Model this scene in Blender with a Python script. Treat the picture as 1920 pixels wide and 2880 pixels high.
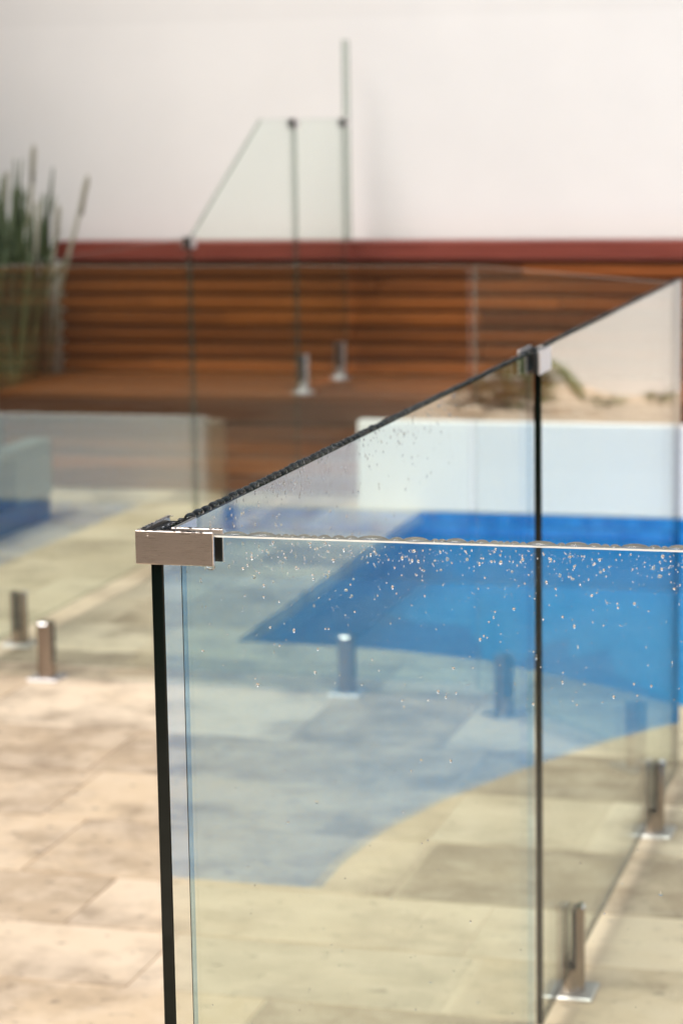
import bpy, bmesh, math, random
from mathutils import Vector, Matrix
from mathutils.geometry import delaunay_2d_cdt

for o in list(bpy.data.objects):
    bpy.data.objects.remove(o, do_unlink=True)
SC = bpy.context.scene
COL = SC.collection
rnd = random.Random(11)

# ---------------------------------------------------------------- camera
cam_d = bpy.data.cameras.new('camera')
cam = bpy.data.objects.new('camera', cam_d)
COL.objects.link(cam)
cam_d.sensor_width = 36.0
cam_d.lens = 84.54
cam_d.clip_start = 0.05
cam_d.clip_end = 500.0
cam_d.dof.use_dof = True
cam_d.dof.focus_distance = 2.27
cam_d.dof.aperture_fstop = 7.5
cam.matrix_world = Matrix(((0.9629974681940585, -0.02771925115861284, 0.2680811805536506, 0.7401342),
                           (0.26903333202356505, 0.1580299968043741, -0.9500776738616206, -2.02453338),
                           (-0.01602942644424533, 0.9870451677736006, 0.15963988932172712, 1.56513896),
                           (0, 0, 0, 1)))
SC.camera = cam

# ---------------------------------------------------------------- sky, sun, exposure
SUN_EL, SUN_AZ = math.radians(56), math.radians(207)      # azimuth clockwise from +Y
world = bpy.data.worlds.new('World')
SC.world = world
world.use_nodes = True
wn, wl = world.node_tree.nodes, world.node_tree.links
for n in list(wn):
    wn.remove(n)
sky = wn.new('ShaderNodeTexSky')
sky.sky_type = 'NISHITA'
sky.sun_disc = False
sky.sun_elevation = SUN_EL
sky.sun_rotation = SUN_AZ
sky.air_density = 1.0
sky.dust_density = 6.0
sky.ozone_density = 1.0
hs = wn.new('ShaderNodeHueSaturation')
hs.inputs['Saturation'].default_value = 0.45              # thin overcast
bg = wn.new('ShaderNodeBackground')
bg.inputs['Strength'].default_value = 0.15
wo = wn.new('ShaderNodeOutputWorld')
wl.new(sky.outputs[0], hs.inputs['Color'])
wl.new(hs.outputs[0], bg.inputs['Color'])
wl.new(bg.outputs[0], wo.inputs['Surface'])

sun_d = bpy.data.lights.new('sun', 'SUN')
sun_d.energy = 1.25
sun_d.angle = math.radians(30)
sun_d.color = (1.0, 0.965, 0.91)
sun = bpy.data.objects.new('sun', sun_d)
COL.objects.link(sun)
sdir = Vector((math.sin(SUN_AZ) * math.cos(SUN_EL), math.cos(SUN_AZ) * math.cos(SUN_EL), math.sin(SUN_EL)))
sun.rotation_euler = sdir.to_track_quat('Z', 'Y').to_euler()
sun.location = sdir * 30

SC.view_settings.view_transform = 'Standard'
SC.view_settings.look = 'None'
SC.view_settings.exposure = 0.38
SC.view_settings.gamma = 1.0
SC.view_settings.use_curve_mapping = False
SC.render.engine = 'CYCLES'
SC.cycles.use_denoising = True
SC.cycles.max_bounces = 14
SC.cycles.transmission_bounces = 12
SC.cycles.glossy_bounces = 8
SC.cycles.transparent_max_bounces = 40
SC.cycles.sample_clamp_indirect = 6.0


# ---------------------------------------------------------------- object helpers
def mesh_of(name, verts, faces, mats, idx=None, smooth=False):
    me = bpy.data.meshes.new(name)
    me.from_pydata([tuple(v) for v in verts], [], faces)
    for m in mats:
        me.materials.append(m)
    if idx:
        for p, i in zip(me.polygons, idx):
            p.material_index = i
    if smooth:
        for p in me.polygons:
            p.use_smooth = True
    me.update()
    return me


def link(name, me, parent=None, loc=None):
    o = bpy.data.objects.new(name, me)
    COL.objects.link(o)
    if parent:
        o.parent = parent
    if loc:
        o.location = loc
    return o


def tag(o, label=None, cat=None, group=None, kind=None):
    if label: o['label'] = label
    if cat: o['category'] = cat
    if group: o['group'] = group
    if kind: o['kind'] = kind
    return o


def thing(name, label, cat, loc=(0, 0, 0), group=None, rz=0.0):
    o = bpy.data.objects.new(name, None)
    COL.objects.link(o)
    o.empty_display_size = 0.1
    o.location = loc
    o.rotation_euler = (0, 0, rz)
    return tag(o, label, cat, group)


class MB:
    """collects shapes for ONE mesh"""
    def __init__(self):
        self.v, self.f, self.m = [], [], []

    def add(self, verts, faces, mi=0):
        b = len(self.v)
        self.v += [Vector(x) for x in verts]
        self.f += [[b + i for i in q] for q in faces]
        self.m += [mi] * len(faces)

    def box(self, a, b, c=0.0, mi=0):
        """axis-aligned box from corner a to corner b with chamfer c"""
        bm = bmesh.new()
        s = [b[i] - a[i] for i in range(3)]
        bmesh.ops.create_cube(bm, size=1.0)
        for v in bm.verts:
            v.co = Vector([a[i] + (v.co[i] + 0.5) * s[i] for i in range(3)])
        if c > 0:
            bmesh.ops.bevel(bm, geom=bm.edges[:], offset=c, segments=1, affect='EDGES', profile=0.5)
        bm.verts.index_update()
        self.add([v.co.copy() for v in bm.verts], [[v.index for v in f.verts] for f in bm.faces], mi)
        bm.free()

    def tube(self, pts, radii, n=6, mi=0, cap=True):
        pts = [Vector(p) for p in pts]
        rings = []
        for i, p in enumerate(pts):
            t = (pts[min(i + 1, len(pts) - 1)] - pts[max(i - 1, 0)]).normalized()
            a = t.cross(Vector((0.31, 0.95, 0.05))).normalized()
            b = t.cross(a)
            rings.append([p + (a * math.cos(2 * math.pi * k / n) + b * math.sin(2 * math.pi * k / n)) * radii[i] for k in range(n)])
        vs = [v for r in rings for v in r]
        fs = []
        for i in range(len(pts) - 1):
            for k in range(n):
                fs.append([i * n + k, i * n + (k + 1) % n, (i + 1) * n + (k + 1) % n, (i + 1) * n + k])
        if cap:
            fs.append(list(range(n))[::-1])
            fs.append([(len(pts) - 1) * n + k for k in range(n)])
        self.add(vs, fs, mi)

    def lathe(self, prof, n=24, mi=0):
        """prof: list of (r, z)"""
        vs, fs = [], []
        for r, z in prof:
            for k in range(n):
                a = 2 * math.pi * k / n
                vs.append((r * math.cos(a), r * math.sin(a), z))
        for i in range(len(prof) - 1):
            for k in range(n):
                fs.append([i * n + k, i * n + (k + 1) % n, (i + 1) * n + (k + 1) % n, (i + 1) * n + k])
        fs.append(list(range(n))[::-1])
        fs.append([(len(prof) - 1) * n + k for k in range(n)])
        self.add(vs, fs, mi)

    def build(self, name, mats, parent=None, smooth=False, loc=None):
        if not isinstance(mats, (list, tuple)):
            mats = [mats]
        return link(name, mesh_of(name, self.v, self.f, mats, self.m, smooth), parent, loc)


def fix_normals(o):
    bm = bmesh.new(); bm.from_mesh(o.data)
    bmesh.ops.recalc_face_normals(bm, faces=bm.faces[:])
    bm.to_mesh(o.data); bm.free()
    return o


# ---------------------------------------------------------------- materials
def new_mat(name):
    m = bpy.data.materials.new(name)
    m.use_nodes = True
    nt = m.node_tree
    return m, nt, nt.nodes, nt.links, nt.nodes['Principled BSDF']


def noise(ns, ls, vec, scale, detail=4.0, rough=0.55, dist=0.0):
    n = ns.new('ShaderNodeTexNoise')
    n.inputs['Scale'].default_value = scale
    n.inputs['Detail'].default_value = detail
    n.inputs['Roughness'].default_value = rough
    n.inputs['Distortion'].default_value = dist
    ls.new(vec, n.inputs['Vector'])
    return n.outputs['Fac']


def ramp(ns, ls, fac, stops):
    r = ns.new('ShaderNodeValToRGB')
    cr = r.color_ramp
    while len(cr.elements) < len(stops):
        cr.elements.new(0.5)
    for e, (p, c) in zip(cr.elements, stops):
        e.position = p
        e.color = (*c, 1.0) if len(c) == 3 else c
    ls.new(fac, r.inputs['Fac'])
    return r.outputs['Color']


def mix(ns, ls, fac, a, b, mode='MIX'):
    m = ns.new('ShaderNodeMix')
    m.data_type = 'RGBA'
    m.blend_type = mode
    for s, v in ((m.inputs['Factor'], fac), (m.inputs['A'], a), (m.inputs['B'], b)):
        if hasattr(v, 'is_output'):
            ls.new(v, s)
        else:
            s.default_value = v if isinstance(v, float) else (*v, 1.0)
    return m.outputs['Result']


def bump(ns, ls, fac, bsdf, strength=0.3, dist=0.01):
    b = ns.new('ShaderNodeBump')
    b.inputs['Strength'].default_value = strength
    b.inputs['Distance'].default_value = dist
    ls.new(fac, b.inputs['Height'])
    ls.new(b.outputs[0], bsdf.inputs['Normal'])


def geo_pos(ns):
    return ns.new('ShaderNodeNewGeometry').outputs['Position']


def mapped(ns, ls, vec, scale):
    mp = ns.new('ShaderNodeMapping')
    mp.inputs['Scale'].default_value = scale
    ls.new(vec, mp.inputs['Vector'])
    return mp.outputs[0]


def stone_mat():
    m, nt, ns, ls, b = new_mat('travertine')
    pos = geo_pos(ns)
    oi = ns.new('ShaderNodeObjectInfo').outputs['Random']
    off = ns.new('ShaderNodeVectorMath'); off.operation = 'MULTIPLY_ADD'
    comb = ns.new('ShaderNodeCombineXYZ'); ls.new(oi, comb.inputs[0]); ls.new(oi, comb.inputs[1])
    ls.new(comb.outputs[0], off.inputs[0]); off.inputs[1].default_value = (37, 91, 0); ls.new(pos, off.inputs[2])
    v = off.outputs[0]
    base = ramp(ns, ls, oi, [(0.0, (0.26, 0.195, 0.14)), (0.18, (0.31, 0.235, 0.165)), (0.24, (0.62, 0.475, 0.315)), (0.42, (0.67, 0.525, 0.365)),
                             (0.48, (0.41, 0.305, 0.205)), (0.60, (0.47, 0.36, 0.245)), (0.66, (0.70, 0.56, 0.405)), (1.0, (0.78, 0.65, 0.50))])
    veins = noise(ns, ls, mapped(ns, ls, v, (2.2, 3.6, 1)), 1.6, 6, 0.62, 0.6)
    c1 = mix(ns, ls, ramp(ns, ls, veins, [(0.40, (0, 0, 0)), (0.70, (0.5, 0.5, 0.5))]), base, (0.66, 0.505, 0.345))
    st = noise(ns, ls, v, 3.1, 5, 0.62)
    sf = ramp(ns, ls, st, [(0.47, (0, 0, 0)), (0.66, (0.8, 0.8, 0.8))])
    c2 = mix(ns, ls, sf, c1, (0.25, 0.18, 0.12))
    mot = noise(ns, ls, v, 8.5, 4, 0.7)
    c2 = mix(ns, ls, ramp(ns, ls, mot, [(0.45, (0, 0, 0)), (0.62, (0.5, 0.5, 0.5))]), c2, (0.72, 0.585, 0.44))
    pits = noise(ns, ls, mapped(ns, ls, v, (1.0, 1.6, 1)), 21, 3, 0.5)
    pf = ramp(ns, ls, pits, [(0.63, (0, 0, 0)), (0.70, (0.8, 0.8, 0.8))])
    c3 = mix(ns, ls, pf, c2, (0.22, 0.165, 0.12))
    ls.new(c3, b.inputs['Base Color'])
    b.inputs['Roughness'].default_value = 0.55
    bump(ns, ls, pits, b, 0.25, 0.004)
    return m


def grout_mat():
    m, nt, ns, ls, b = new_mat('sandy_grout')
    f = noise(ns, ls, geo_pos(ns), 9, 5)
    ls.new(ramp(ns, ls, f, [(0.3, (0.64, 0.50, 0.37)), (0.7, (0.78, 0.64, 0.49))]), b.inputs['Base Color'])
    b.inputs['Roughness'].default_value = 0.8
    return m


def plaster_mat(name, col, var=0.06, rough=0.8, stain=None):
    m, nt, ns, ls, b = new_mat(name)
    pos = geo_pos(ns)
    f = noise(ns, ls, pos, 1.3, 5, 0.6)
    d = tuple(max(0, c * (1 - 2 * var)) for c in col)
    c = ramp(ns, ls, f, [(0.3, d), (0.7, col)])
    if stain:
        f2 = noise(ns, ls, mapped(ns, ls, pos, (3, 3, 0.7)), 2.0, 6, 0.65)
        c = mix(ns, ls, ramp(ns, ls, f2, [(0.55, (0, 0, 0)), (0.8, (0.5, 0.5, 0.5))]), c, stain)
    ls.new(c, b.inputs['Base Color'])
    b.inputs['Roughness'].default_value = rough
    bump(ns, ls, noise(ns, ls, pos, 160, 3), b, 0.12, 0.003)
    return m


def wood_mat(name, dark, lite, rough=0.45, per_obj=True):
    m, nt, ns, ls, b = new_mat(name)
    pos = geo_pos(ns)
    oi = ns.new('ShaderNodeObjectInfo').outputs['Random']
    comb = ns.new('ShaderNodeCombineXYZ'); ls.new(oi, comb.inputs[0]); ls.new(oi, comb.inputs[2])
    off = ns.new('ShaderNodeVectorMath'); off.operation = 'MULTIPLY_ADD'
    ls.new(comb.outputs[0], off.inputs[0]); off.inputs[1].default_value = (53, 0, 17); ls.new(pos, off.inputs[2])
    g = noise(ns, ls, mapped(ns, ls, off.outputs[0], (1.6, 40, 40)), 1.0, 5, 0.6, 0.6)
    c = ramp(ns, ls, g, [(0.25, dark), (0.75, lite)])
    if per_obj:
        tone = ramp(ns, ls, oi, [(0.0, (0.5, 0.46, 0.44)), (0.5, (0.9, 0.88, 0.86)), (1.0, (1.3, 1.3, 1.25))])
        c = mix(ns, ls, 1.0, c, tone, 'MULTIPLY')
    ls.new(c, b.inputs['Base Color'])
    b.inputs['Roughness'].default_value = rough
    b.inputs['Specular IOR Level'].default_value = 0.3
    bump(ns, ls, g, b, 0.25, 0.002)
    return m


def steel_mat(name, col=(0.62, 0.59, 0.56), rough=0.28, brushed=True, axis=(1, 60, 60)):
    m, nt, ns, ls, b = new_mat(name)
    b.inputs['Metallic'].default_value = 1.0
    oc = ns.new('ShaderNodeTexCoord').outputs['Object']
    g = noise(ns, ls, mapped(ns, ls, oc, axis), 55.0, 3, 0.6)
    ls.new(ramp(ns, ls, g, [(0.3, tuple(c * 0.90 for c in col)), (0.7, col)]), b.inputs['Base Color'])
    r = ns.new('ShaderNodeMapRange')
    r.inputs['To Min'].default_value = rough * 0.8
    r.inputs['To Max'].default_value = rough * 1.3
    ls.new(g, r.inputs['Value'])
    ls.new(r.outputs[0], b.inputs['Roughness'])
    if brushed:
        bump(ns, ls, g, b, 0.06, 0.0004)
    return m


def flat_mat(name, col, rough=0.6, spec=None):
    m, nt, ns, ls, b = new_mat(name)
    f = noise(ns, ls, geo_pos(ns), 14, 4)
    ls.new(ramp(ns, ls, f, [(0.3, tuple(c * 0.85 for c in col)), (0.7, col)]), b.inputs['Base Color'])
    b.inputs['Roughness'].default_value = rough
    return m


def fresnel_eta(ns, ls, ior):
    """Fresnel with the same index on both sides of a thin sheet face"""
    geo = ns.new('ShaderNodeNewGeometry')
    mr = ns.new('ShaderNodeMapRange')
    mr.inputs['To Min'].default_value = ior
    mr.inputs['To Max'].default_value = 1.0 / ior
    ls.new(geo.outputs['Backfacing'], mr.inputs['Value'])
    fr = ns.new('ShaderNodeFresnel')
    ls.new(mr.outputs[0], fr.inputs['IOR'])
    return fr


def clear_mat(name, tint, ior, ripple=None):
    m = bpy.data.materials.new(name)
    m.use_nodes = True
    ns, ls = m.node_tree.nodes, m.node_tree.links
    ns.remove(ns['Principled BSDF'])
    out = ns['Material Output']
    fr = fresnel_eta(ns, ls, ior)
    tr = ns.new('ShaderNodeBsdfTransparent'); tr.inputs['Color'].default_value = (*tint, 1)
    gl = ns.new('ShaderNodeBsdfGlossy'); gl.inputs['Roughness'].default_value = 0.0
    gl.inputs['Color'].default_value = (1, 1, 1, 1)
    if ripple:
        pos = geo_pos(ns)
        n = noise(ns, ls, pos, ripple[0], 3, 0.5, 0.4)
        b = ns.new('ShaderNodeBump')
        b.inputs['Strength'].default_value = ripple[1]
        b.inputs['Distance'].default_value = ripple[2]
        ls.new(n, b.inputs['Height'])
        ls.new(b.outputs[0], gl.inputs['Normal'])
        ls.new(b.outputs[0], fr.inputs['Normal'])
    mx = ns.new('ShaderNodeMixShader')
    ls.new(fr.outputs[0], mx.inputs[0])
    ls.new(tr.outputs[0], mx.inputs[1])
    ls.new(gl.outputs[0], mx.inputs[2])
    ls.new(mx.outputs[0], out.inputs['Surface'])
    return m


M = {}
M['stone'] = stone_mat()
M['grout'] = grout_mat()
M['wall'] = plaster_mat('cream_render', (0.80, 0.785, 0.755), 0.03, 0.85)
M['wall_cap'] = plaster_mat('cap_render', (0.775, 0.76, 0.73), 0.03, 0.85)
M['white'] = plaster_mat('white_paint', (0.80, 0.79, 0.765), 0.02, 0.6)
M['grey'] = plaster_mat('grey_render', (0.115, 0.098, 0.080), 0.06, 0.8)
M['blocker'] = plaster_mat('blocker_render', (0.30, 0.26, 0.22), 0.05, 0.8)
M['timber'] = wood_mat('oiled_timber', (0.075, 0.019, 0.002), (0.30, 0.085, 0.009), 0.6)
M['slat_timber'] = wood_mat('slat_timber', (0.10, 0.026, 0.005), (0.30, 0.088, 0.017), 0.5)
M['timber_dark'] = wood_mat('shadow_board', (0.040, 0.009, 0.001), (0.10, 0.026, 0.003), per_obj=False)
M['red'] = wood_mat('red_stained_timber', (0.13, 0.028, 0.020), (0.26, 0.066, 0.046), 0.35, False)
M['steel'] = steel_mat('satin_steel', (0.80, 0.705, 0.63), 0.27)
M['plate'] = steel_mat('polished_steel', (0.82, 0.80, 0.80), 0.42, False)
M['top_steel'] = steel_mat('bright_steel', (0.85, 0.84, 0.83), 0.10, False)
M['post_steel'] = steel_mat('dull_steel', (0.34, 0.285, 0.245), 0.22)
M['rubber'] = flat_mat('black_gasket', (0.012, 0.012, 0.012), 0.5)
M['pane'] = clear_mat('clear_glass', (0.935, 0.972, 0.946), 1.52)
M['water'] = clear_mat('pool_water', (0.006, 0.68, 0.86), 1.055, (13.0, 0.8, 0.012))
m, nt, ns, ls, b = new_mat('polished_glass_edge')
b.inputs['Base Color'].default_value = (0.0012, 0.0045, 0.0032, 1)
b.inputs['Roughness'].default_value = 0.03
b.inputs['IOR'].default_value = 1.42
M['edge'] = m
m = bpy.data.materials.new('short_glass_edge'); m.use_nodes = True
ns, ls = m.node_tree.nodes, m.node_tree.links
t1 = ns.new('ShaderNodeBsdfTransparent'); t1.inputs['Color'].default_value = (0.70, 0.80, 0.72, 1)
mx = ns.new('ShaderNodeMixShader'); mx.inputs[0].default_value = 0.55
b = ns['Principled BSDF']; b.inputs['Base Color'].default_value = (0.05, 0.07, 0.06, 1); b.inputs['Roughness'].default_value = 0.2
ls.new(b.outputs[0], mx.inputs[1]); ls.new(t1.outputs[0], mx.inputs[2]); ls.new(mx.outputs[0], ns['Material Output'].inputs['Surface'])
M['short_edge'] = m
def pale_edge(name, tint, fac, col):
    m = bpy.data.materials.new(name); m.use_nodes = True
    ns, ls = m.node_tree.nodes, m.node_tree.links
    t1 = ns.new('ShaderNodeBsdfTransparent'); t1.inputs['Color'].default_value = (*tint, 1)
    mx = ns.new('ShaderNodeMixShader'); mx.inputs[0].default_value = fac
    b = ns['Principled BSDF']; b.inputs['Base Color'].default_value = (*col, 1); b.inputs['Roughness'].default_value = 0.3
    ls.new(b.outputs[0], mx.inputs[1]); ls.new(t1.outputs[0], mx.inputs[2]); ls.new(mx.outputs[0], ns['Material Output'].inputs['Surface'])
    return m
M['satin_edge'] = pale_edge('satin_ground_edge', (0.7, 0.75, 0.7), 0.35, (0.20, 0.19, 0.165))
M['pale_edge'] = pale_edge('pale_ground_edge', (0.85, 0.88, 0.84), 0.68, (0.42, 0.38, 0.33))
M['clear_edge'] = pale_edge('clear_blue_edge', (0.62, 0.80, 0.95), 0.85, (0.10, 0.16, 0.2))
m, nt, ns, ls, b = new_mat('ground_arris')
b.inputs['Base Color'].default_value = (0.52, 0.485, 0.41, 1); b.inputs['Roughness'].default_value = 0.45
M['arris'] = m
m, nt, ns, ls, b = new_mat('water_bead')
ns.remove(b)
g = ns.new('ShaderNodeBsdfGlass'); g.inputs['IOR'].default_value = 1.333; g.inputs['Roughness'].default_value = 0.0
ls.new(g.outputs[0], ns['Material Output'].inputs['Surface'])
M['bead'] = m
m, nt, ns, ls, b = new_mat('blue_mosaic')
oi = ns.new('ShaderNodeObjectInfo').outputs['Random']
ls.new(ramp(ns, ls, oi, [(0.0, (0.006, 0.14, 0.46)), (1.0, (0.03, 0.28, 0.70))]), b.inputs['Base Color'])
b.inputs['Roughness'].default_value = 0.25
M['mosaic'] = m
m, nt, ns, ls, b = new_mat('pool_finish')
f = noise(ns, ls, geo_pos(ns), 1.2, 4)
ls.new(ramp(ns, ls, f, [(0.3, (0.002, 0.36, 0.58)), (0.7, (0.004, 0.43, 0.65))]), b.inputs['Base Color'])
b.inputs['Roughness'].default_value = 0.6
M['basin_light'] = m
m, nt, ns, ls, b = new_mat('dark_reflection_finish')  # darker copy of the pool finish, painted for dark reflections in the water
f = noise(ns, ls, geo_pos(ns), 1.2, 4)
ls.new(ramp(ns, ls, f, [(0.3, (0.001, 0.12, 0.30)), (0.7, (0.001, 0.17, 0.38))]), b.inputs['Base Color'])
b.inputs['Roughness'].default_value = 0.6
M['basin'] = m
M['sand'] = plaster_mat('sandy_soil', (0.72, 0.58, 0.43), 0.12, 0.9, (0.36, 0.25, 0.17))
M['chair'] = plaster_mat('pale_chair', (0.135, 0.155, 0.142), 0.03, 0.5)
M['cushion'] = plaster_mat('white_cushion', (0.45, 0.44, 0.41), 0.03, 0.9)
M['navy'] = flat_mat('dark_navy', (0.012, 0.016, 0.022), 0.4)


def leaf_mat(name, a, c):
    m, nt, ns, ls, b = new_mat(name)
    oi = ns.new('ShaderNodeObjectInfo').outputs['Random']
    f = noise(ns, ls, geo_pos(ns), 9, 3)
    mx = ns.new('ShaderNodeMath'); mx.operation = 'ADD'
    ls.new(oi, mx.inputs[0]); ls.new(f, mx.inputs[1])
    h = ns.new('ShaderNodeMath'); h.operation = 'MULTIPLY'; ls.new(mx.outputs[0], h.inputs[0]); h.inputs[1].default_value = 0.5
    ls.new(ramp(ns, ls, h.outputs[0], [(0.2, a), (0.8, c)]), b.inputs['Base Color'])
    b.inputs['Roughness'].default_value = 0.5
    return m


M['reed'] = leaf_mat('reed_green', (0.028, 0.050, 0.016), (0.10, 0.135, 0.055))
M['straw'] = leaf_mat('dry_stem', (0.22, 0.21, 0.14), (0.33, 0.31, 0.23))
M['leaf'] = leaf_mat('olive_leaf', (0.06, 0.065, 0.03), (0.13, 0.13, 0.06))
M['added_hedge'] = leaf_mat('added_hedge_leaf', (0.02, 0.035, 0.012), (0.05, 0.075, 0.025))
M['fresh'] = leaf_mat('fresh_leaf', (0.11, 0.15, 0.045), (0.18, 0.22, 0.08))

# ---------------------------------------------------------------- ground and paving
POOL = [(4.5, 7.39), (-1.575, 7.39), (-1.54, 4.835), (-1.32, 4.84), (-1.095, 4.822), (-0.90, 4.785), (-0.72, 4.72),
        (-0.548, 4.615), (-0.323, 4.465), (-0.107, 4.302), (0.081, 4.113), (0.235, 3.885), (0.39, 3.572),
        (0.52, 3.262), (0.592, 3.0), (0.618, 2.75), (0.615, 2.578), (4.5, 2.578)]
WATER_Z = -0.095


def flat_minus_pool(outer, z, grow=0.0):
    """triangles of polygon outer that are not over the pool"""
    pts = [Vector(p) for p in outer] + [Vector(p) for p in POOL]
    n = len(outer)
    fc = [list(range(n)), list(range(n, n + len(POOL)))]
    vs, es, fs, ov, oe, of = delaunay_2d_cdt(pts, [], fc, 0, 1e-5)
    keep = [f for f, src in zip(fs, of) if 0 in src and 1 not in src]
    used = sorted({i for f in keep for i in f})
    mp = {i: k for k, i in enumerate(used)}
    return [Vector((vs[i][0], vs[i][1], z)) for i in used], [[mp[i] for i in f] for f in keep]


def slab_from(v2, tris, top, thick):
    """closed slab: top, bottom and skirts"""
    n = len(v2)
    vs = [Vector((p[0], p[1], top)) for p in v2] + [Vector((p[0], p[1], top - thick)) for p in v2]
    edges = {}
    for f in tris:
        for i in range(len(f)):
            edges[(f[i], f[(i + 1) % len(f)])] = True
    fs = [list(f) for f in tris] + [[n + i for i in f][::-1] for f in tris]
    for (a, c) in edges:
        if (c, a) not in edges:
            fs.append([a, n + a, n + c, c])
    return vs, fs


# ground sheet to the horizon (with the hole of the pool)
gv, gf = flat_minus_pool([(-70, -70), (70, -70), (70, 70), (-70, 70)], -0.0025)
tag(link('ground', mesh_of('ground', gv, gf, [M['grout']])), kind='structure')

paving = bpy.data.objects.new('paving', None)
COL.objects.link(paving)
tag(paving, kind='structure')


def in_pool(x, y):
    c = False
    for i in range(len(POOL)):
        x1, y1 = POOL[i]; x2, y2 = POOL[i - 1]
        if (y1 > y) != (y2 > y) and x < (x2 - x1) * (y - y1) / (y2 - y1) + x1:
            c = not c
    return c


GAP = 0.0025
rows = [7.385]
while rows[-1] > 2.55 + 0.2:
    rows.append(rows[-1] - rnd.choice([0.406, 0.406, 0.61, 0.305]))
# land one joint on y = 2.55 as in the photograph
k = (7.385 - 2.55) / (7.385 - rows[-1])
rows = [7.385 - (7.385 - r) * k for r in rows]
while rows[-1] > -2.2:
    rows.append(rows[-1] - rnd.choice([0.406, 0.406, 0.61, 0.305]))
rows.insert(0, 7.80)
for y1, y0 in zip(rows[:-1], rows[1:]):
    x = -4.4 + rnd.uniform(-0.3, 0)
    xmax = 3.2 if y0 < 2.6 else 1.0
    if y1 > 7.5: xmax = -1.85
    while x < xmax:
        w = rnd.choice([0.406, 0.61, 0.812, 0.915])
        r = [(x + GAP, y0 + GAP), (x + w - GAP, y0 + GAP), (x + w - GAP, y1 - GAP), (x + GAP, y1 - GAP)]
        x += w
        tv, tf = flat_minus_pool(r, 0)
        if not tf:
            continue
        vs, fs = slab_from(tv, tf, rnd.uniform(-0.0006, 0.0010), 0.045)
        fix_normals(link('stone_tile', mesh_of('stone_tile', vs, fs, [M['stone']]), paving))

# ---------------------------------------------------------------- pool
shell = MB()
P = POOL
n = len(P)
cen = Vector((1.5, 5.4))
ring = []
for i in range(n):
    a, c, d = Vector(P[i - 1]), Vector(P[i]), Vector(P[(i + 1) % n])
    t = (d - a).normalized()
    ring.append(c + Vector((t.y, -t.x)) * 0.0)
sv = [(p.x, p.y, -0.046) for p in ring] + [(p.x, p.y, -0.30) for p in ring]
sf = [[i, (i + 1) % n, n + (i + 1) % n, n + i] for i in range(n)]
sv2, st2 = [Vector((p[0], p[1])) for p in P], None
vs_, es_, fs_, a_, b_, c_ = delaunay_2d_cdt(sv2, [], [list(range(n))], 1, 1e-6)
shell.add(sv, sf)
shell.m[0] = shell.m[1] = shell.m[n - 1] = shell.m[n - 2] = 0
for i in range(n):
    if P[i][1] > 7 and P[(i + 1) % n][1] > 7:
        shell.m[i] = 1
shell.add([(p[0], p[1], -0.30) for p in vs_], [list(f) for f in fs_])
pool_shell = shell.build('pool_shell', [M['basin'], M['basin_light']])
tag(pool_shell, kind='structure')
REFLECTION_PATCH = [(4.4, 7.37), (-1.56, 7.37), (-1.56, 6.72), (-1.42, 6.60), (-1.20, 6.56), (-1.10, 6.30), (-1.02, 6.02), (-0.90, 5.95), (-0.84, 6.30), (-0.79, 6.42), (-0.735, 6.08),
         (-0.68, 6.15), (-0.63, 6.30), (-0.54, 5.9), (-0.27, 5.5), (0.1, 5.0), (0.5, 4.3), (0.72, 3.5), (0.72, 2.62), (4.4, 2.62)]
fp = MB(); v2, _, f2, _, _, _ = delaunay_2d_cdt([Vector(q) for q in REFLECTION_PATCH], [], [list(range(len(REFLECTION_PATCH)))], 1, 1e-6)
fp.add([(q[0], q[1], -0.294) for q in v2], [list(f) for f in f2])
fp.build('floor_reflection', M['basin_light'], pool_shell)  # bright reflection in the water, painted as a lighter floor patch
# waterline mosaic on the far wall, piece by piece
TW = 0.048
tb = MB(); tb.box((0, 0, 0), (TW - 0.004, 0.006, TW - 0.004), 0.001)
tile_me = mesh_of('mosaic_tile', tb.v, tb.f, [M['mosaic']])
far_tiles = 0
for i in range(87):
    for j in range(2):
        if far_tiles >= 290: break
        o = link('mosaic_tile', tile_me, pool_shell, (-1.572 + i * TW, 7.383, -0.100 + j * TW))
        far_tiles += 1
wv = [(p[0], p[1], WATER_Z) for p in vs_]
wf = [list(f) for f in fs_]
water = link('water', mesh_of('water', wv, wf, [M['water']]))
if water.data.polygons[0].normal.z < 0:
    water.data.flip_normals()
tag(water, kind='structure')

# ---------------------------------------------------------------- walls
t = thing('boundary_wall', 'tall cream rendered boundary wall behind the timber bench and garden bed', 'wall', (0, 8.70, 0))
bx = MB(); bx.box((-9, 0, -0.1), (12, 0.2, 2.035)); bx.build('wall_face', M['wall'], t)
bx = MB(); bx.box((-9, 0.0, 2.035), (12, 0.20, 2.20)); bx.build('coping', M['wall_cap'], t)

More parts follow.
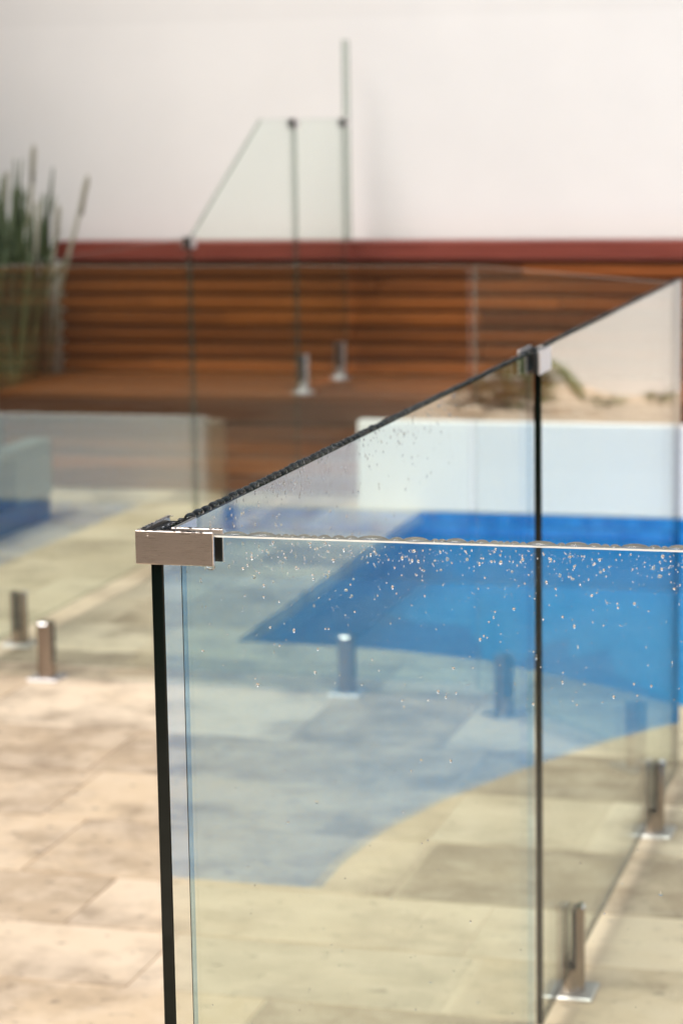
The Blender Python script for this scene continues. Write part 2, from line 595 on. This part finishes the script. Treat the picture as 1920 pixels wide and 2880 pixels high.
# unseen walls at the left and behind, added for shade and dark reflections
hv = MB(); hv.box((-5.6, -8.0, -0.1), (-5.0, 8.9, 5.1)); hv.box((-5.6, -8.4, -0.1), (7.0, -8.003, 3.0))
tag(hv.build('added_shade_wall', M['blocker']), kind='structure')
hv = MB(); hv.box((-4.99, -7.99, 2.72), (7.0, -5.2, 2.92), 0.01)  # unseen roof behind the viewer, shaped to darken reflections
tag(hv.build('unseen_patio_roof', M['blocker']), kind='structure')
hv = MB()  # unseen greenery added behind the wall to darken reflections
rr = random.Random(5)
for i in range(7000):
    c = Vector((rr.uniform(-9, 12), rr.uniform(9.15, 10.3), rr.uniform(0.1, 4.6) + 0.5 * math.sin(i)))
    a = Vector((rr.uniform(-1, 1), rr.uniform(-1, 1), rr.uniform(-1, 1))).normalized() * rr.uniform(.10, .2)
    q = a.cross(Vector((rr.uniform(-1, 1), rr.uniform(-1, 1), rr.uniform(-1, 1)))).normalized() * rr.uniform(.05, .11)
    hv.add([c - a, c + q, c + a, c - q], [[0, 1, 2, 3]])
hv.box((-9, 9.5, -0.1), (12, 10.0, 4.2))
tag(hv.build('added_hedge', M['added_hedge']), kind='stuff')

t = thing('planter_wall', 'low white painted retaining wall along the far pool edge', 'wall', (0, 7.39, 0))
bx = MB(); bx.box((-1.844, 0, -0.004), (6.0, 0.06, 0.365), 0.005); bx.build('wall_face', M['white'], t)
bx = MB(); bx.box((-1.844, 0.003, -1.3), (6.0, 0.06, -0.0045)); bx.build('footing', M['basin_light'], t)
bx = MB(); bx.box((-1.838, 0.062, -0.1), (0.235, 0.285, 0.325)); bx.build('soil', M['sand'], t)

# garden bed behind the white wall
gb = MB()
nx, ny = 70, 14
X0, X1, Y0, Y1 = 0.24, 5.9, 7.452, 8.70
for j in range(ny + 1):
    for i in range(nx + 1):
        x = X0 + (X1 - X0) * i / nx; y = Y0 + (Y1 - Y0) * j / ny
        h = 0.345 + 0.022 * math.sin(x * 5.1 + y * 3) + 0.018 * math.sin(x * 11.7 - y * 8) + rnd.uniform(-0.012, 0.018)
        gb.v.append(Vector((x, y, h if 0 < j else 0.335)))
for j in range(ny):
    for i in range(nx):
        a = j * (nx + 1) + i
        gb.f.append([a, a + 1, a + nx + 2, a + nx + 1]); gb.m.append(0)
gbed = gb.build('garden_bed', M['sand'])
tag(gbed, kind='structure')

# ---------------------------------------------------------------- timber bench and screen
XR = 0.20
bench = thing('timber_bench', 'built-in brown timber slat bench along the cream wall', 'bench', (-1.7, 7.7, 0))
def rel(o, root):
    for v in o.data.vertices:
        v.co -= root.location
    return o
for i in range(9):
    y0 = 7.68 + i * 0.0925
    x = -3.56
    for x2 in (-2.30 + rnd.uniform(-.4, .4), XR):
        s = MB(); s.box((x, y0, 0.405), (x2 - 0.004, y0 + 0.086, 0.43 + rnd.uniform(-.001, .001)), 0.003)
        rel(s.build('seat_board', M['timber'], bench), bench)
        x = x2
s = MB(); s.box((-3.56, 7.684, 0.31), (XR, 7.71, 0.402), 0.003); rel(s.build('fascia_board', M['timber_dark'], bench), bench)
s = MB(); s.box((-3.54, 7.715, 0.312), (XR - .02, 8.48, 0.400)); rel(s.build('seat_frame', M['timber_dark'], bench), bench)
for i in range(4):
    z0 = 0.004 + i * 0.077
    s = MB(); s.box((-3.55, 7.715, z0), (XR, 7.74, z0 + 0.068), 0.003); rel(s.build('riser_board', M['timber'], bench), bench)
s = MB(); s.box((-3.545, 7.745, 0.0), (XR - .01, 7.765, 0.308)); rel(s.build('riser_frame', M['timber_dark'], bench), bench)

screen = thing('timber_screen', 'horizontal brown slat screen forming the back of the bench', 'screen', (-1.7, 8.55, 0.43))
for i in range(7):
    z0 = 0.434 + i * 0.0738
    x = -3.585
    for x2 in (rnd.uniform(-2.6, -1.2), XR):
        s = MB(); s.box((x, 8.515, z0), (x2 - 0.003, 8.537, z0 + 0.058), 0.003)
        rel(s.build('slat', M['slat_timber'], screen), screen)
        x = x2
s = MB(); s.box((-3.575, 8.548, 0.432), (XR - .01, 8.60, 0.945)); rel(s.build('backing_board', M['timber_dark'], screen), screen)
s = MB(); s.box((-3.60, 8.497, 0.952), (XR + .02, 8.66, 1.040), 0.006)
rel(s.build('capping_rail', M['red'], screen), screen)['label'] = 'thick red stained capping rail'

# raised planter box with reeds at the left end of the bench
t = thing('planter_box', 'grey raised planter box holding tall reeds beside the bench', 'planter', (-4.1, 8.1, 0))
s = MB()
s.box((-4.7, 7.80, 0), (-3.60, 7.86, 0.40), 0.004); s.box((-4.7, 8.60, 0), (-3.60, 8.66, 0.40), 0.004)
s.box((-4.7, 7.863, 0), (-4.64, 8.597, 0.40), 0.004); s.box((-3.66, 7.863, 0), (-3.60, 8.597, 0.40), 0.004)
rel(s.build('box_wall', M['grey'], t), t)
s = MB(); s.box((-4.638, 7.865, 0), (-3.662, 8.595, 0.37)); rel(s.build('soil', M['sand'], t), t)

reed = thing('reed_clump', 'tall green reed clump with pale seed stems left of the timber screen', 'plant', (-3.95, 8.25, 0.37))


def blade_mesh(L, bend, w):
    b = MB()
    pts, rad = [], []
    for k in range(6):
        u = k / 5
        pts.append((bend * u * u, 0.0, L * u)); rad.append(w * (1 - 0.85 * u ** 2.2))
    b.tube(pts, rad, 4)
    return mesh_of('blade', b.v, b.f, [M['reed']], smooth=True)


blades = [blade_mesh(L, bd, w) for L, bd, w in ((1.02, 0.06, .023), (0.88, 0.14, .022), (0.68, 0.05, .024), (0.76, 0.20, .020), (0.54, 0.12, .023))]
for i in range(285):
    o = link('blade', rnd.choice(blades), reed)
    o.location = (min(0.34, rnd.triangular(-0.26, 0.40, 0.18)), rnd.uniform(-0.22, 0.22), rnd.uniform(-0.01, 0.01))
    o.rotation_euler = (rnd.uniform(-0.12, 0.12), rnd.uniform(-0.12, 0.14), rnd.uniform(0, 6.28))
    o.scale = (1, 1, rnd.uniform(0.75, 1.08))
for (bx_, tx, tz, hd) in ((0.26, 0.345, 1.09, 1), (0.38, 0.60, 0.95, 1), (0.36, 0.455, 0.82, 1), (0.12, 0.21, 1.0, 0), (0.30, 0.36, 0.86, 0), (-0.05, -.02, 1.06, 1)):
    b = MB()
    b.tube([(bx_, 0.05, 0), (bx_ + (tx - bx_) * .35, 0.05, tz * .5), (tx, 0.05, tz)], [.011, .010, .009], 6)
    st = b.build('stem', M['straw'], reed, True)
    if hd:
        b = MB()
        dx = (tx - bx_) * 0.15
        b.tube([(tx - dx, .05, tz - .15), (tx - dx * .6, .05, tz - .07), (tx, .05, tz + .0), (tx + dx * .2, .05, tz + .03)], [.009, .0125, .012, .004], 7)
        b.build('seed_head', M['straw'], st, True)

# ---------------------------------------------------------------- low plants in the garden bed
def leaf_mesh(L, w, mat):
    vs = [(0, 0, 0), (L * .35, w, .004), (L * .35, 0, -.002), (L * .35, -w, .004), (L * .75, w * .7, .0), (L * .75, 0, -.006), (L * .75, -w * .7, .0), (L, 0, -.012)]
    fs = [[0, 2, 1], [0, 3, 2], [1, 2, 5, 4], [2, 3, 6, 5], [4, 5, 7], [5, 6, 7]]
    return mesh_of('leaf', vs, fs, [mat])


olive, fresh = leaf_mesh(.085, .015, M['leaf']), leaf_mesh(.10, .016, M['fresh'])


tiny = leaf_mesh(.035, .007, M['fresh'])


def shrub(x, y, h, n, spread, label, lm=olive):
    r = thing('low_shrub', label, 'plant', (x, y, 0.35))
    for k in range(5):
        a = k * 1.256 + rnd.random()
        b = MB(); tip = (math.cos(a) * spread * .7, math.sin(a) * spread * .7, h)
        b.tube([(0, 0, 0), (tip[0] * .4, tip[1] * .4, h * .55), tip], [.006, .004, .002], 5)
        b.build('stem', M['leaf'], r)
    for k in range(n):
        a = rnd.random() * 6.28; q = math.sqrt(rnd.random())
        o = link('leaf', lm, r)
        o.location = (math.cos(a) * spread * q, math.sin(a) * spread * q, h * (0.15 + 0.85 * rnd.random()))
        o.rotation_euler = (rnd.uniform(-.6, .6), rnd.uniform(-.9, .5), a)


shrub(1.46, 8.0, 0.17, 150, 0.11, 'low olive green shrub in the sandy bed, farthest from the glass')
shrub(1.27, 8.05, 0.21, 110, 0.07, 'upright olive shrub beside the arching leaf in the bed', fresh)
shrub(0.72, 8.2, 0.06, 30, 0.05, 'tiny yellowish seedling in the sandy bed', tiny)
shrub(0.93, 8.1, 0.05, 24, 0.07, 'flat sprig creeping over the sandy bed', tiny)
r = thing('arching_plant', 'green plant with one thick leaf arching over the sandy bed', 'plant', (1.24, 8.1, 0.35))
for pts, rad in (([(0, 0, 0), (-.03, 0, .12), (-.07, 0, .19), (-.12, 0, .15), (-.18, 0, .08), (-.21, .0, .03)], [.008, .010, .020, .024, .026, .012]),
                 ([(0, 0, 0), (.03, .01, .12), (.06, .02, .2), (.05, .02, .26)], [.010, .016, .018, .006])):
    b = MB(); b.tube(pts, rad, 8); b.build('leaf', M['fresh'], r, True)
for i in range(14):
    b = MB()
    bm = bmesh.new(); bmesh.ops.create_icosphere(bm, subdivisions=1, radius=1.0)
    s3 = (rnd.uniform(.02, .055), rnd.uniform(.02, .04), rnd.uniform(.012, .03))
    b.add([Vector((v.co.x * s3[0], v.co.y * s3[1], v.co.z * s3[2])) * rnd.uniform(.85, 1.15) for v in bm.verts], [[v.index for v in f.verts] for f in bm.faces])
    bm.free()
    o = b.build('rock', M['sand'], None, False, (rnd.uniform(.6, 2.2), rnd.uniform(7.65, 8.1), 0.365))
    tag(o, 'small sandy rock lying in the garden bed behind the white wall', 'rock', 'rocks in the sandy garden bed')

# ---------------------------------------------------------------- lounge chair
ch = thing('lounge_chair', 'pale grey green outdoor lounge chair with dark base by the glass', 'chair', (-3.4, 6.5, 0))


def frame_side(x0, x1):
    b = MB()
    b.box((x0, 6.58, 0.105), (x1, 6.94, 0.282), 0.006)
    b.box((x0, 5.95, 0.2835), (x1, 6.94, 0.330), 0.008)
    b.box((x0, 5.95, 0.105), (x1, 6.10, 0.282), 0.006)
    return b


rel(frame_side(-3.10, -3.0).build('arm_frame', M['chair'], ch), ch)
rel(frame_side(-3.85, -3.75).build('arm_frame', M['chair'], ch), ch)
b = MB(); b.box((-3.84, 5.96, 0.0), (-3.01, 6.93, 0.103), 0.005); rel(b.build('plinth', M['navy'], ch), ch)
b = MB(); b.box((-3.745, 6.1, 0.106), (-3.105, 6.93, 0.165), 0.01); rel(b.build('seat_slab', M['chair'], ch), ch)
b = MB(); b.box((-3.80, 6.15, 0.333), (-3.05, 6.46, 0.585), 0.03); rel(b.build('back_cushion', M['cushion'], ch), ch)

# ---------------------------------------------------------------- glass panels
def inset(poly, d):
    n = len(poly); out = []
    for i in range(n):
        a, p, c = Vector(poly[i - 1]), Vector(poly[i]), Vector(poly[(i + 1) % n])
        e1, e2 = (p - a).normalized(), (c - p).normalized()
        n1, n2 = Vector((-e1.y, e1.x)), Vector((-e2.y, e2.x))
        bis = (n1 + n2).normalized()
        out.append(p + bis * (d / max(0.3, bis.dot(n1))))
    return out


def glass_panel(p0, p1, poly, label, edge='edge', arris=None, far_clear=False, near_dark=False, C=0.0012, thick=0.012, side=0.0, group='frameless glass fence panels'):
    """poly: CCW outline in (distance along p0->p1, z); thickness goes to the left of p0->p1, shifted by side"""
    d = (Vector(p1) - Vector(p0)).normalized()
    nrm = Vector((-d.y, d.x))
    ins = inset(poly, C)
    def at(q, t):
        w = Vector(p0) + d * q[0] + nrm * (t + side)
        return Vector((w.x, w.y, q[1]))
    org = Vector((p0[0], p0[1], 0))
    n = len(poly)
    vs = [at(q, 0) for q in ins] + [at(q, C) for q in poly] + [at(q, thick - C) for q in poly] + [at(q, thick) for q in ins]
    fs = [list(range(n)), [3 * n + i for i in range(n)][::-1]]
    mi = [0, 0]
    for l in range(3):
        for i in range(n):
            j = (i + 1) % n
            fs.append([l * n + i, (l + 1) * n + i, (l + 1) * n + j, l * n + j])
            top = abs(poly[i][1] - poly[j][1]) < 1e-6 and poly[i][1] > 0.5
            end = abs(poly[i][0]) < 1e-6 and abs(poly[j][0]) < 1e-6
            mi.append(5 if (near_dark and end) else (4 if l == 1 else 2) if (arris and top) else 3 if (arris and end and l > 0) or (far_clear and poly[i][0] > 1.0 and poly[j][0] > 1.0) else 1)
    me = mesh_of('glass_fence', [v - org for v in vs], fs, [M['pane'], M[edge], M['arris'], M['clear_edge'], M['satin_edge'], M['edge']], mi)
    o = fix_normals(link('glass_fence', me, None, org))
    return tag(o, label, 'glass fence', group)


def rect(L, z0=0.05, z1=1.2):
    return [(0, z0), (L, z0), (L, z1), (0, z1)]


TOP = 1.2
# front panel A (along +X); its front face lies in y = 0
glass_panel((0.0165, 0), (1.60, 0), rect(1.583), 'wet front glass panel running right from the corner clamp', arris=True, C=0.0014)
# side panels B (along +Y); right face x = 0
glass_panel((0, 0.0), (0, 1.735), rect(1.735), 'side glass panel with beaded top edge behind the corner clamp', far_clear=True)
glass_panel((0, 1.803), (0, 3.488), rect(1.685), 'second side glass panel beyond the small joint clamp')
# diagonal panel and far run
glass_panel((-0.01, 3.515), (-0.635, 4.185), rect(0.915, .05, 1.19), 'short angled glass panel joining the far fence run', 'pale_edge', near_dark=True)
glass_panel((-0.665, 4.24), (-2.155, 4.24), rect(1.49, .05, 1.186), 'far glass panel in front of the timber bench', 'pale_edge')
glass_panel((-2.17, 4.26), (-2.17, 6.315), rect(2.055, .05, 1.16), 'long glass panel beside the pale lounge chair', 'short_edge')
glass_panel((-2.17, 6.335), (-2.17, 7.66), [(0, .05), (1.325, .05), (1.325, 1.585), (0.88, 1.585), (0, 1.16)], 'glass panel with raked top edge rising to the bench', 'short_edge')
glass_panel((-2.17, 7.685), (-2.17, 8.44), rect(0.755, .475, 1.585), 'small raised glass panel standing on the timber bench', 'short_edge')
glass_panel((-2.17, 8.46), (-2.17, 8.695), rect(0.08, 1.043, 1.93), 'tall narrow glass strip against the cream wall', 'short_edge')

# ---------------------------------------------------------------- spigots
def half_post(sgn):
    """half cylinder beside the glass slot, its top arched away from the slot; the slot runs along local Y"""
    b = MB()
    R, g, K = 0.0265, 0.0145, 8
    us = [g + (R * 0.992 - g) * (k / K) ** 0.6 for k in range(K + 1)]
    row = [(u, math.sqrt(max(R * R - u * u, 0)), 0.168 - 0.009 * ((u - g) / (R - g)) ** 6) for u in us]
    n = K + 1
    vs = [(sgn * u, -v, z) for u, v, z in row] + [(sgn * u, v, z) for u, v, z in row]
    vs += [(sgn * u, -v, 0.052) for u, v, z in row] + [(sgn * u, v, 0.052) for u, v, z in row]
    fs = []
    for k in range(K):
        fs.append([k, k + 1, n + k + 1, n + k]); fs.append([2 * n + k, 3 * n + k, 3 * n + k + 1, 2 * n + k + 1])
        fs.append([k, 2 * n + k, 2 * n + k + 1, k + 1]); fs.append([n + k, n + k + 1, 3 * n + k + 1, 3 * n + k])
    fs.append([0, n, 3 * n, 2 * n]); fs.append([K, 2 * n + K, 3 * n + K, n + K])
    b.add(vs, fs)
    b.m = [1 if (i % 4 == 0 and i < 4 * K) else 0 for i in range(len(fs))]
    return b


pr = MB()
pr.lathe([(0.0265, 0.008), (0.0265, 0.0525)], 28)
for s in (-1, 1):
    h = half_post(s)
    for q, mi in zip(h.f, h.m):
        pr.add([h.v[i] for i in q], [[0, 1, 2, 3]], mi)
def welded(mats):
    me = mesh_of('post', pr.v, pr.f, mats, pr.m)
    bm = bmesh.new(); bm.from_mesh(me)
    bmesh.ops.remove_doubles(bm, verts=bm.verts[:], dist=1e-6)
    bmesh.ops.recalc_face_normals(bm, faces=bm.faces[:])
    bm.to_mesh(me); bm.free()
    return me


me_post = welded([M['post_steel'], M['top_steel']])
me_post2 = welded([M['plate'], M['plate']])
pr = MB(); pr.box((-.046, -.046, 0.0), (.046, .046, .008), .002)
me_sq = mesh_of('base_plate', pr.v, pr.f, [M['plate']])
pr = MB(); pr.lathe([(.048, 0), (.048, .008), (.040, .014), (.024, .016)], 28)
me_rd = mesh_of('base_plate', pr.v, pr.f, [M['plate']], smooth=False)
pr = MB(); pr.box((-.0143, -.0222, .055), (-.0062, .0222, .163)); pr.box((.0062, -.0222, .055), (.0143, .0222, .163))
pr.box((-.0060, -.019, .0530), (.0060, .019, .0545))
me_gk = mesh_of('gasket', pr.v, pr.f, [M['rubber']])


def spigot(x, y, z, rz, label, rd=False):
    r = thing('glass_spigot', label, 'spigot', (x, y, z), 'steel spigots holding the glass fence', rz)
    link('post', me_post2 if rd else me_post, r); link('base_plate', me_rd if rd else me_sq, r); link('gasket', me_gk, r)
    return r


spigot(-.006, 2.096, 0, 0, 'steel spigot nearest the lower right corner under the side glass')
spigot(-.006, 3.11, 0, 0, 'steel spigot at right edge under the second side glass')
da = math.atan2(4.185 - 3.515, -0.635 + .01) - math.pi / 2
spigot(-.125, 3.645, 0, da, 'steel spigot half hidden at the curved reflection of the pool edge')
spigot(-.545, 4.095, 0, da, 'blue grey spigot left of the upright joint, under the angled glass')
spigot(-1.02, 4.246, 0, math.pi / 2, 'bright topped spigot seen through the front glass against the blue pool')
spigot(-1.915, 4.246, 0, math.pi / 2, 'bright topped spigot on open paving left of the corner clamp')
spigot(-2.176, 4.66, 0, 0, 'dark spigot at the left edge behind the bright topped one')
spigot(-2.176, 6.72, 0, 0, 'faint spigot under the raked glass panel')
spigot(-2.176, 7.745, 0.43, 0, 'front spigot on the timber bench with round base', True)
spigot(-2.176, 8.33, 0.43, 0, 'rear spigot on the timber bench with round base', True)

# ---------------------------------------------------------------- clamps
cc = thing('corner_clamp', 'brushed steel corner clamp joining the two wet glass panels', 'clamp', (0, 0, 1.187))
Z0, Z1 = 1.1725, 1.2035
b = MB(); b.box((-.0245, -.0052, Z0), (.0500, -.0014, Z1), .0007); rel(b.build('outer_plate', M['steel'], cc), cc)
b = MB(); b.box((-.0245, -.0010, Z0), (-.0212, .0805, Z1), .0007); rel(b.build('side_plate', M['steel'], cc), cc)
b = MB(); b.box((.0075, .0150, Z0 + .001), (.0525, .0185, Z1), .0007); rel(b.build('inner_plate', M['steel'], cc), cc)
b = MB(); b.box((.0030, .0150, Z0 + .001), (.0070, .0760, Z1), .0007); rel(b.build('inner_plate', M['steel'], cc), cc)
b = MB()
b.box((.0175, .0124, Z0 + .0015), (.0524, .0147, Z1 - .0045)); b.box((-.0209, .002, Z0 + .002), (-.0124, .078, Z1 - .0045))
b.box((.0005, .0190, Z0 + .002), (.0027, .0740, Z1 - .0045)); b.box((.0175, -.0012, Z0 + .002), (.0495, -.0002, Z1 - .0045))
rel(b.build('gasket', M['rubber'], cc), cc)


def inline_clamp(x, y, z, rz, label, hw=.026, hh=.040):
    r = thing('joint_clamp', label, 'clamp', (x, y, z), 'small joint clamps on the glass tops', rz)
    for sx in (-1, 1):
        b = MB(); b.box((min(sx * .0145, sx * .0185), -hw, -hh), (max(sx * .0145, sx * .0185), hw, .003), .001)
        b.build('cover_plate', M['plate'], r)
        b = MB(); b.box((min(sx * .0063, sx * .0142), -hw - .001, -hh + .002), (max(sx * .0063, sx * .0142), hw - .002, .0)); b.build('gasket', M['rubber'], r)
    return r


inline_clamp(-.006, 1.778, 1.2, 0, 'small steel clamp on the upright joint of the side glass', .047, .036)
inline_clamp(-2.176, 6.325, 1.163, 0, 'dark clamp where the raked glass begins above the capping rail')
inline_clamp(-2.176, 7.672, 1.585, 0, 'clamp at the top of the raked glass joint')
inline_clamp(-2.176, 8.45, 1.585, 0, 'clamp fixing the raised glass to the tall glass strip')

# ---------------------------------------------------------------- water beads
def dome_mesh(seg=12, rings=4):
    vs, fs = [], []
    for i in range(rings):
        ph = (math.pi / 2) * i / rings
        for k in range(seg):
            a = 2 * math.pi * k / seg
            vs.append((math.cos(a) * math.cos(ph), math.sin(a) * math.cos(ph), math.sin(ph)))
    vs.append((0, 0, 1))
    for i in range(rings - 1):
        for k in range(seg):
            fs.append([i * seg + k, i * seg + (k + 1) % seg, (i + 1) * seg + (k + 1) % seg, (i + 1) * seg + k])
    for k in range(seg):
        fs.append([(rings - 1) * seg + k, (rings - 1) * seg + (k + 1) % seg, rings * seg])
    fs.append(list(range(seg))[::-1])
    return vs, fs


dv, df = dome_mesh()
dome_me = mesh_of('water_bead', dv, df, [M['bead']], smooth=True)
dome_me.polygons[len(df) - 1].use_smooth = False
open_me = mesh_of('water_bead', dv, df[:-1], [M['bead']], smooth=True)      # wets the glass: no air under it
ZT = 1.2000


def bead(loc, scale, rot=(0, 0, 0), label=None, group=None, me=None):
    o = link('water_bead', me or dome_me, None, loc)
    o.scale = scale; o.rotation_euler = rot
    return tag(o, label, 'water bead', group)


y = 0.084
YB = 0.0
while y < 1.15:
    L = rnd.uniform(.0085, .0145) * (1 - .25 * min(1, y))
    bead((-.006 + rnd.uniform(-.0004, .0004), y + L, ZT), (rnd.uniform(.0050, .0056), L, rnd.uniform(.0034, .0048)), (0, 0, 0),
         'dark water bead in the row along the receding side glass edge', 'water beads on the side glass top', open_me)
    y += 2 * L * rnd.uniform(.93, 1.02)
x = 0.056
k = 0
while x < 0.62:
    L = rnd.choice([.0025, .003, .004, .006, .009, .0125]) * rnd.uniform(.85, 1.15)
    bead((x + L, .006 + rnd.uniform(-.0006, .0006), ZT), (L, rnd.uniform(.0046, .0055), min(.0036, .0016 + L * .22)), (0, 0, 0),
         'clear water bead on the front glass top edge', 'water beads on the front glass top', open_me)
    x += 2 * L * rnd.uniform(.92, 1.08)


def drops(name, items, label, open_=False):
    """many tiny drops, one object"""
    b = MB()
    v8, f8 = dome_mesh(8, 2)
    for mat4 in items:
        b.add([mat4 @ Vector(q) for q in v8], f8[:-1] if open_ else f8)
    o = b.build(name, M['bead'], None, True)
    return tag(o, label, 'water drops', None, 'stuff')


ROTF = Matrix.Rotation(math.radians(90), 4, 'X')              # dome pointing to -Y
items = []
for i in range(2000):
    x = rnd.uniform(.03, .60)
    u = rnd.random()
    z = 1.196 - (rnd.expovariate(70) if u < .42 else rnd.uniform(0, .14) if u < .62 else rnd.uniform(0, .72))
    if x < .058 and z > 1.165: continue
    r_ = min(.0014, .00031 * math.exp(rnd.gauss(0, .55)) * (1.35 if z > 1.05 else 1.0))
    items.append(Matrix.Translation((x, -.0001, z)) @ ROTF @ Matrix.Diagonal((r_ * rnd.uniform(.75, 1.25), r_ * rnd.uniform(.8, 1.5), r_ * .55, 1)))
drops('water_drops', items, 'fine rain drops scattered over the front glass face')
for i in range(50):
    x = rnd.uniform(.07, .58); u = rnd.random()
    z = 1.192 - (rnd.uniform(0, .05) if u < .5 else rnd.uniform(0, .6))
    r_ = rnd.uniform(.0009, .0016)
    bead((x, -.0001, z), (r_ * rnd.uniform(.8, 1.5), r_ * rnd.uniform(.8, 1.3), r_ * .6), (math.radians(90), 0, 0),
         'larger rain drop clinging to the front glass face', 'larger rain drops on the front glass')
items = []
while y < 3.46:
    L = rnd.uniform(.006, .012)
    if not 1.71 < y < 1.84:
        items.append(Matrix.Translation((-.006, y + L, ZT)) @ Matrix.Diagonal((.0054, L, rnd.uniform(.003, .0042), 1)))
    y += 2 * L
drops('water_drops', items, 'dark rain beads along the far part of the side glass top', True)
items = []
ROTX = Matrix.Rotation(math.radians(90), 4, 'Y')
for i in range(285):
    y = rnd.uniform(.03, 1.2); z = 1.197 - rnd.expovariate(30)
    r_ = rnd.uniform(.0005, .0016)
    items.append(Matrix.Translation((.0001, y, z)) @ ROTX @ Matrix.Diagonal((r_ * 1.5, r_, r_ * .6, 1)))
drops('water_drops', items, 'fine rain drops under the top edge of the side glass')
items = []
for i in range(150):
    u = rnd.random()
    if u < .45: q = (rnd.uniform(-.0235, -.0170), rnd.uniform(.004, .078), Z1 + .0001); s = (.0012, .0014, .0007)
    elif u < .8: q = (rnd.uniform(-.022, .048), rnd.uniform(-.0046, -.002), Z1 + .0001); s = (.0022, .0012, .0007)
    else: q = (rnd.uniform(.0075, .052), rnd.uniform(.0155, .018), Z1 + .0001); s = (.0016, .0012, .0006)
    f = rnd.uniform(.5, 1.3)
    items.append(Matrix.Translation(q) @ Matrix.Diagonal((s[0] * f, s[1] * f, s[2] * f, 1)))
for i in range(60):
    f = rnd.uniform(.6, 1.8)
    items.append(Matrix.Translation((rnd.uniform(-.0115, -.0005), rnd.uniform(.002, .083), ZT)) @ Matrix.Diagonal((.0016 * f, .0016 * f, .0009 * f, 1)))
drops('water_drops', items, 'tiny rain drops on top of the corner clamp')
bead((.0468, -.0034, Z0 - .0001), (.0042, .0020, .0036), (math.radians(180), 0, 0), 'hanging water drop under the right end of the corner clamp')
bead((.002, -.00525, 1.1985), (.0006, .0030, .0004), (math.radians(90), math.radians(18), 0), 'thin water streak high on the corner clamp front')
bead((-.0125, -.00525, 1.2), (.0014, .0014, .0008), (math.radians(90), 0, 0), 'round water drop high on the left of the corner clamp')
